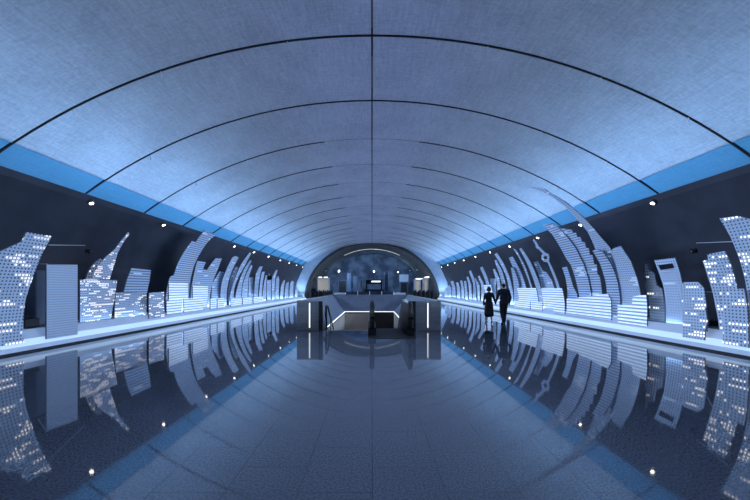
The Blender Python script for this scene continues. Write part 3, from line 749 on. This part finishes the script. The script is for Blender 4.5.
def portal(x0, x1, y, h, lab):
    r = empty('shop_portal', ((x0 + x1) / 2, y, 0), lab, 'portal')
    bm = bmesh.new(); box(bm, x0, x0 + .16, y, y + .4, 0, h); box(bm, x1 - .16, x1, y, y + .4, 0, h); box(bm, x0 + .16, x1 - .16, y, y + .4, h - .22, h); fr_ = link_bm('frame', bm, 'white', r)
    bm = bmesh.new(); box(bm, x0 + .16, x1 - .16, y + .3, y + .38, 0, h - .22); link_bm('interior', bm, 'glow_door', r)
    bm = bmesh.new()
    for k in range(2): box(bm, x0 + .2 + k * (x1 - x0) * .45, x0 + .2 + k * (x1 - x0) * .45 + .5, y - .05, y + .05, h, h + .1)
    link_bm('top_lamp', bm, 'sign', fr_)
portal(-7.45, -5.75, 45.0, 2.95, 'white framed lit shop portal inside the left of the grey vault')
portal(5.7, 6.6, 45.0, 2.75, 'inner of two white framed lit portals on the right of the vault')
portal(6.85, 7.55, 44.6, 2.95, 'outer of two white framed lit portals on the right of the vault')
def at(px, Y): return (px - VX) / F * Y
def zat(py, Y): return CH + (VY - py) / F * Y
# counters beside the well's far end
for a, b, lab in ((334, 345, 'white counter seen over the left of the far balustrade'), (394, 405.5, 'white counter seen over the right of the far balustrade')):
    Yc = 30
    r = empty('counter', (at((a + b) / 2, Yc), Yc, 0), lab, 'counter')
    bm = bmesh.new(); box(bm, at(a, Yc), at(b, Yc), Yc, Yc + .6, 0, 1.02); link_bm('base', bm, 'white', r)
    bm = bmesh.new(); box(bm, at(a, Yc) - .04, at(b, Yc) + .04, Yc - .05, Yc + .65, 1.02, 1.1); link_bm('top', bm, 'white', r)
Yc = 33
for i in range(4):
    a, b = 346 + i * 12, 346 + i * 12 + 11.4
    r = empty('glass_parapet', (at((a + b) / 2, Yc), Yc, 0), 'dark blue glass parapet beyond the well, %s from the left' % ordn[i], 'parapet', 'glass parapets beyond the well')
    bm = bmesh.new(); box(bm, at(a, Yc), at(b, Yc), Yc, Yc + .03, .05, 1.2); link_bm('pane', bm, 'glass_d', r)
    bm = bmesh.new(); tube(bm, [(at(b, Yc) + .03, Yc, 0), (at(b, Yc) + .03, Yc, 1.25)], .03, 8); link_bm('post', bm, 'rod', r)
# kiosk under its lit sign in the far hall
Yk = 60
r = empty('kiosk', (at(374, Yk), Yk, 0), 'dark kiosk in the far hall under a bright white sign strip', 'kiosk')
bm = bmesh.new(); box(bm, at(364, Yk), at(384, Yk), Yk, Yk + 2, 0, 1.3); link_bm('desk', bm, 'steel_d', r)
bm = bmesh.new(); box(bm, at(366, Yk), at(382, Yk), Yk - .1, Yk + 1.5, zat(284, Yk), zat(280, Yk)); cy_ = link_bm('canopy', bm, 'glass_d', r)
bm = bmesh.new(); box(bm, at(371.6, Yk), at(380.4, Yk), Yk - .16, Yk - .1, zat(282.1, Yk), zat(280.9, Yk)); link_bm('sign_strip', bm, 'sign', cy_)
for px in (366.5, 381.5):
    bm = bmesh.new(); tube(bm, [(at(px, Yk), Yk + .6, 1.3), (at(px, Yk), Yk + .6, zat(284, Yk))], .12, 8); link_bm('post', bm, 'steel_d', r)
# pale pillars and doors in the far hall
for i, (a, b, t, Yp, mm, lab) in enumerate([(347, 351, 273, 66, 'bluegrey', 'pale grey pillar left of the kiosk'), (353.5, 358, 276, 64, 'bluegrey', 'short pale pillar next to the kiosk on its left'),
                                  (360, 362.5, 277, 58, 'white', 'thin white pillar beside the dark kiosk'), (384.5, 388.5, 273, 62, 'bluegrey', 'pale grey pillar right of the kiosk')]):
    r = empty('pillar', (at((a + b) / 2, Yp), Yp, 0), lab, 'pillar')
    bm = bmesh.new(); box(bm, at(a, Yp), at(b, Yp), Yp, Yp + .8, 0, zat(t, Yp), bev=.05); link_bm('shaft', bm, mm, r)
    bm = bmesh.new(); box(bm, at(a, Yp) - .08, at(b, Yp) + .08, Yp - .08, Yp + .88, 0, .25); link_bm('base', bm, 'steel_d', r)
for a, b, t, lab in ((339, 346, 281, 'dark doorway in a pale frame left in the far hall'), (401, 407, 283, 'dark doorway under a white panel right in the far hall')):
    Yd = 70
    r = empty('doorway', (at((a + b) / 2, Yd), Yd, 0), lab, 'doorway')
    bm = bmesh.new(); box(bm, at(a - 1.2, Yd), at(a, Yd), Yd, Yd + .4, 0, zat(t - 1, Yd)); box(bm, at(b, Yd), at(b + 1.2, Yd), Yd, Yd + .4, 0, zat(t - 1, Yd)); box(bm, at(a, Yd), at(b, Yd), Yd, Yd + .4, zat(t, Yd), zat(t - 1, Yd)); link_bm('frame', bm, 'bluegrey', r)
    bm = bmesh.new(); box(bm, at(a, Yd), at(b, Yd), Yd + .2, Yd + .3, 0, zat(t, Yd)); link_bm('leaf', bm, 'black', r)
    if a > 400:
        bm = bmesh.new(); box(bm, at(399.5, Yd), at(408.5, Yd), Yd - .05, Yd + .4, zat(281.6, Yd), zat(274.5, Yd)); link_bm('over_panel', bm, 'white', r)
# lamps hanging in the far hall
for px, py, Yl, e, lab in ((339, 271, 62, 1200, 'bright round lamp left under the far blue ceiling'), (374, 271.5, 66, 400, 'round lamp in the middle under the far blue ceiling'), (398, 272, 62, 800, 'round lamp right under the far blue ceiling')):
    x, z = at(px, Yl), zat(py, Yl)
    r = empty('pendant_lamp', (x, Yl, z), lab, 'lamp')
    bm = bmesh.new(); bmesh.ops.create_uvsphere(bm, u_segments=14, v_segments=10, radius=.14, matrix=Matrix.Translation((x, Yl, z))); link_bm('globe', bm, 'lens' if px < 380 else 'sign', r, smooth=True)
    top = 9.4 * math.sqrt(1 - (x / 12.5) ** 2)
    bm = bmesh.new(); tube(bm, [(x, Yl, z + .13), (x, Yl, top)], .03, 6); link_bm('cable', bm, 'black', r)
    ld = bpy.data.lights.new('lamp_light', 'POINT'); ld.energy = e; ld.color = (.38, .62, 1.); ld.shadow_soft_size = .3
    lo = bpy.data.objects.new('glow', ld); col.objects.link(lo); lo.parent = r; lo.location = (0, 0, -.4)
# track spots under the vault
for i, (px, py) in enumerate(((316, 268.5), (321, 270), (326, 271), (410, 270.5), (417, 270), (424, 269))):
    Ys = 47; x, z = at(px, Ys), zat(py, Ys)
    zt = EB * math.sqrt(max(.02, 1 - (x / EA) ** 2))
    side = 'left' if px < VX else 'right'
    r = empty('spot_lamp', (x, Ys, z), 'small spot lamp under the %s of the grey vault, %s from the outside' % (side, ordn[i if i < 3 else 5 - i]), 'lamp', 'spot lamps under the vault')
    bm = bmesh.new(); tube(bm, [(x, Ys, z), (x, Ys + .05, z + .22)], .09, 8); cn_ = link_bm('can', bm, 'black', r)
    bm = bmesh.new(); tube(bm, [(x, Ys, z - .012), (x, Ys, z)], .07, 8); link_bm('lens', bm, 'sign', cn_)
    bm = bmesh.new(); tube(bm, [(x, Ys, z + .2), (x, Ys, max(z + .25, zt + .02))], .02, 6); link_bm('stem', bm, 'black', r)

# ------------------------------------------------------------------ people
def union(shapes, voxel, smooth_it=3):
    """merge tapered limbs and ellipsoids into one continuous surface"""
    bm = bmesh.new()
    for sh in shapes:
        if sh[0] == 'c':
            _, p0, r0, p1, r1 = sh
            t = bmesh.new()
            for p, rr in ((p0, r0), (p1, r1)):
                bmesh.ops.create_icosphere(t, subdivisions=2, radius=rr, matrix=Matrix.Translation(p))
            h = bmesh.ops.convex_hull(t, input=t.verts[:])
            bmesh.ops.delete(t, geom=[g for g in h['geom_interior'] if isinstance(g, bmesh.types.BMVert)], context='VERTS')
        else:
            _, p, rad, rot = sh
            t = bmesh.new()
            bmesh.ops.create_icosphere(t, subdivisions=3, radius=1., matrix=Matrix.Translation(p) @ rot @ Matrix.Diagonal((*rad, 1)))
        me = bpy.data.meshes.new('t'); t.to_mesh(me); t.free(); bm.from_mesh(me); bpy.data.meshes.remove(me)
    me = bpy.data.meshes.new('u'); bm.to_mesh(me); bm.free()
    o = bpy.data.objects.new('u', me); col.objects.link(o)
    md = o.modifiers.new('r', 'REMESH'); md.mode = 'VOXEL'; md.voxel_size = voxel
    sm = o.modifiers.new('s', 'SMOOTH'); sm.factor = .5; sm.iterations = smooth_it
    dg = bpy.context.evaluated_depsgraph_get()
    out = bpy.data.meshes.new_from_object(o.evaluated_get(dg))
    bpy.data.objects.remove(o); bpy.data.meshes.remove(me)
    for p in out.polygons: p.use_smooth = True
    return out
def put(name, me, m, parent):
    me.materials.clear(); me.materials.append(M[m]); me.name = name
    o = bpy.data.objects.new(name, me); col.objects.link(o); o.parent = parent
    return o
I4 = Matrix.Identity(4)
def RX(a): return Matrix.Rotation(math.radians(a), 4, 'X')
def RY(a): return Matrix.Rotation(math.radians(a), 4, 'Y')
V = Vector
def hand(wrist, d, palm_n, thumb, size=1., curl=.5):
    """palm and five unequal bent fingers; d points along the hand, palm_n out of the palm, thumb to the thumb's side"""
    d = V(d).normalized(); t = V(thumb); t = (t - d * t.dot(d)).normalized(); n = V(palm_n); n = (n - d * n.dot(d) - t * n.dot(t)).normalized()
    w = V(wrist); S = []
    k = size
    for q in (-.026, -.009, .009, .026):
        S.append(('c', w + t * q * .8 * k, .014 * k, w + d * .085 * k + t * q * k, .012 * k))
    for q, ln in ((.027, .068), (.009, .076), (-.009, .071), (-.027, .055)):
        a = w + d * .088 * k + t * q * k
        p = a; dirv = d
        for j in range(3):
            ang = curl * (.35 + .35 * j)
            dv = (d * math.cos(ang) + n * math.sin(ang)).normalized()
            e = p + dv * ln * k * (.45, .31, .24)[j]
            S.append(('c', p, (.0088, .0082, .0075)[j] * k, e, (.0082, .0075, .0066)[j] * k)); p = e
    a = w + d * .022 * k + t * .026 * k
    b = a + (d * .6 + t * .75 + n * .25).normalized() * .042 * k
    c = b + (d * .9 + t * .25 + n * .4).normalized() * .03 * k
    S.append(('c', a, .012 * k, b, .010 * k)); S.append(('c', b, .010 * k, c, .0078 * k))
    return S
def head(c, k=1.):
    c = V(c)
    S = [('e', c + V((0, -.005, .015)) * k, (.076 * k, .094 * k, .104 * k), I4), ('e', c + V((0, .028, -.045)) * k, (.058 * k, .066 * k, .070 * k), I4),
         ('e', c + V((0, .062, -.082)) * k, (.03 * k, .026 * k, .024 * k), I4),                       # chin
         ('c', c + V((0, .088, .0)) * k, .011 * k, c + V((0, .108, -.030)) * k, .015 * k),             # nose
         ('e', c + V((0, .082, -.060)) * k, (.024 * k, .012 * k, .008 * k), I4)]                       # mouth
    for s in (-1, 1):
        S += [('e', c + V((s * .078, -.008, -.012)) * k, (.011 * k, .020 * k, .032 * k), I4),          # ears
              ('e', c + V((s * .032, .084, .012)) * k, (.020 * k, .014 * k, .009 * k), I4)]            # brows
    return S
def eyes(root, c, k=1.):
    for s in (-1, 1):
        bm = bmesh.new(); bmesh.ops.create_uvsphere(bm, u_segments=10, v_segments=8, radius=.012 * k, matrix=Matrix.Translation(V(c) + V((s * .032, .086, .0)) * k + V(root.location)))
        link_bm('eye', bm, 'shoe', root, smooth=True)

def make_man(loc):
    r = empty('person', loc, 'person in a dark suit walking away, holding hands with the woman', 'person')
    hipL, hipR = V((-.09, 0, .92)), V((.09, 0, .92))
    kL, aL = V((-.085, .02, .49)), V((-.075, -.14, .10))
    kR, aR = V((.085, .09, .50)), V((.075, .14, .085))
    shL, shR = V((-.19, -.01, 1.42)), V((.19, -.01, 1.42))
    elL, wrL = V((-.275, -.02, 1.155)), V((-.345, .02, .945))
    elR, wrR = V((.262, -.05, 1.15)), V((.255, .03, .905))
    hc = V((-.015, .02, 1.625))
    B = [('c', hipL, .085, kL, .055), ('c', kL, .052, aL, .036), ('c', hipR, .085, kR, .055), ('c', kR, .052, aR, .036),
         ('e', V((0, 0, .96)), (.155, .10, .12), I4), ('e', V((0, 0, 1.12)), (.14, .095, .17), I4), ('e', V((0, 0, 1.31)), (.17, .11, .17), I4),
         ('c', shL, .055, V((0, -.01, 1.46)), .05), ('c', shR, .055, V((0, -.01, 1.46)), .05), ('c', V((0, -.012, 1.42)), .058, hc + V((0, -.01, -.06)), .052),
         ('c', shL, .052, elL, .040), ('c', elL, .040, wrL, .028), ('c', shR, .052, elR, .040), ('c', elR, .040, wrR, .028)]
    for a, s in ((aL, -1), (aR, 1)): B.append(('c', a + V((0, -.03, -.035)), .032, a + V((s * .01, .14, -.055)), .026))
    B += head(hc) + hand(wrL + V((-.008, .004, -.02)), (-.25, .05, -.96), (0.9, .1, -.2), (0, 1, 0), 1., .7) + hand(wrR + V((0, .004, -.02)), (0, .1, -1), (-1, 0, 0), (0, 1, 0), 1., .45)
    put('body', union(B, .006, 2), 'skin', r)
    J = [('e', V((0, -.005, 1.32)), (.205, .135, .16), I4), ('e', V((0, -.002, 1.12)), (.172, .122, .20), I4), ('e', V((0, -.005, .95)), (.185, .130, .14), I4), ('c', V((-.06, 0, .88)), .115, V((.06, 0, .88)), .115),
         ('c', shL, .070, V((-.05, -.01, 1.455)), .068), ('c', shR, .070, V((.05, -.01, 1.455)), .068),
         ('c', shL, .072, elL, .058), ('c', elL, .057, wrL, .044), ('c', shR, .072, elR, .058), ('c', elR, .057, wrR, .044),
         ('c', V((-.05, -.02, 1.475)), .055, V((.05, -.02, 1.475)), .055)]
    put('jacket', union(J, .010), 'suit', r)
    T = [('c', hipL, .108, kL, .080), ('c', kL, .078, aL + V((0, 0, -.01)), .062), ('c', hipR, .108, kR, .080), ('c', kR, .078, aR + V((0, 0, -.01)), .062), ('e', V((0, 0, .93)), (.165, .115, .10), I4)]
    put('trousers', union(T, .010), 'suit', r)
    H = [('e', hc + V((0, -.020, .035)), (.084, .092, .096), I4), ('e', hc + V((0, -.05, -.015)), (.072, .058, .065), I4), ('c', hc + V((-.05, .055, .085)), .022, hc + V((.05, .05, .09)), .022)]
    put('hair', union(H, .008), 'hair', r)
    for a, s in ((aL, -1), (aR, 1)):
        pitch = -.02 if s < 0 else 0
        S = [('c', a + V((0, -.035, -.040 - pitch)), .040, a + V((s * .012, .16, -.058 + pitch)), .032), ('c', a + V((0, -.01, -.02)), .042, a + V((0, .06, -.035)), .038)]
        put('shoe', union(S, .008), 'shoe', r)
    eyes(r, hc)
    return r
def make_woman(loc):
    r = empty('person', loc, 'person in a long black dress with short dark hair, walking beside the man', 'person')
    hipL, hipR = V((-.085, 0, .84)), V((.085, 0, .84))
    kL, aL = V((-.065, .06, .46)), V((-.055, .10, .105))
    kR, aR = V((.07, -.01, .46)), V((.075, -.15, .14))
    shL, shR = V((-.155, -.01, 1.28)), V((.155, -.01, 1.28))
    elL, wrL = V((-.225, -.045, 1.04)), V((-.215, .03, .825))
    elR, wrR = V((.235, -.02, 1.045)), V((.305, .02, .965 - .09))
    hc = V((.0, .018, 1.485))
    B = [('c', hipL, .085, kL, .052), ('c', kL, .050, aL, .030), ('c', hipR, .085, kR, .052), ('c', kR, .050, aR, .030),
         ('e', V((0, 0, .88)), (.155, .11, .12), I4), ('e', V((0, 0, 1.03)), (.115, .085, .15), I4), ('e', V((0, .01, 1.19)), (.14, .10, .14), I4),
         ('c', shL, .042, V((0, -.01, 1.31)), .042), ('c', shR, .042, V((0, -.01, 1.31)), .042), ('c', V((0, -.01, 1.28)), .045, hc + V((0, -.012, -.06)), .042),
         ('c', shL, .042, elL, .032), ('c', elL, .032, wrL, .022), ('c', shR, .042, elR, .032), ('c', elR, .032, wrR, .022)]
    B += [('c', aL + V((0, -.025, -.03)), .026, aL + V((-.01, .11, -.075)), .022), ('c', aR + V((0, -.03, -.015)), .026, aR + V((.01, .085, -.10)), .022)]
    B += head(hc, .94) + hand(wrL + V((0, .004, -.015)), (0, .12, -1), (1, 0, 0), (0, 1, 0), .88, .5) + hand(wrR + V((.006, .004, -.015)), (.35, .08, -.93), (1, 0, -.3), (0, 1, .1), .88, .75)
    put('body', union(B, .006, 2), 'skin', r)
    D = [('e', V((0, .008, 1.20)), (.162, .122, .13), I4), ('e', V((0, 0, 1.04)), (.132, .102, .15), I4), ('c', V((-.05, 0, .90)), .118, V((.05, 0, .90)), .118),
         ('c', shL, .056, V((-.03, -.01, 1.30)), .054), ('c', shR, .056, V((.03, -.01, 1.30)), .054),
         ('c', shL, .058, elL, .046), ('c', elL, .046, wrL, .034), ('c', shR, .058, elR, .046), ('c', elR, .046, wrR, .034),
         ('c', V((-.055, 0, .88)), .120, V((-.080, .03, .40)), .110), ('c', V((.055, 0, .88)), .120, V((.085, -.04, .40)), .110), ('c', V((0, 0, .88)), .12, V((0, .0, .40)), .115)]
    D += [('c', V((-.02, -.02, 1.335)), .05, V((.02, -.02, 1.335)), .05)]
    put('dress', union(D, .010), 'dress', r)
    H = [('e', hc + V((0, -.018, .030)), (.088, .098, .096), I4), ('e', hc + V((0, -.045, -.02)), (.084, .066, .072), I4), ('e', hc + V((-.064, .0, -.02)), (.026, .05, .06), I4), ('e', hc + V((.064, .0, -.02)), (.026, .05, .06), I4)]
    put('hair', union(H, .008), 'hair', r)
    for a, s in ((aL, -1), (aR, 1)):
        up = V((0, 0, 0))
        f = a + (V((-.01, .13, -.085)) if s < 0 else V((.01, .10, -.118)))
        S = [('c', a + V((0, -.03, -.035 if s < 0 else -.025)), .031, f, .020), ('c', a + V((0, -.045, -.04 if s < 0 else -.03)), .016, a + V((0, -.05, -.097 if s < 0 else -.095)), .007)]
        put('shoe', union(S, .006, 1), 'shoe', r)
    eyes(r, hc, .94)
    return r
man = make_man((5.74, 14.5, 0))
woman = make_woman((5.06, 14.42, 0))
far = dup(man, (-7.42, 42.2, 0), 'distant dark standing person by the ticket gates on the left')

# ------------------------------------------------------------------ world, camera, view
w = bpy.data.worlds.new('World'); scn.world = w; w.use_nodes = True
w.node_tree.nodes['Background'].inputs[0].default_value = (.02, .03, .06, 1)
w.node_tree.nodes['Background'].inputs[1].default_value = .3
cd = bpy.data.cameras.new('Camera'); cam = bpy.data.objects.new('Camera', cd); col.objects.link(cam)
cam.location = (0, 0, CH); cam.rotation_euler = (PI / 2, 0, 0)
cd.sensor_width = 36; cd.lens = F / 750 * 36; cd.shift_x = (375 - VX) / 750; cd.shift_y = (VY - 250) / 750
cd.clip_start = .05; cd.clip_end = 300
scn.camera = cam
vs = scn.view_settings
vs.view_transform = 'Standard'; vs.look = 'None'; vs.gamma = 1; vs.exposure = 0.
scn.cycles.max_bounces = 8; scn.cycles.diffuse_bounces = 4; scn.cycles.glossy_bounces = 4
scn.cycles.sample_clamp_indirect = 6
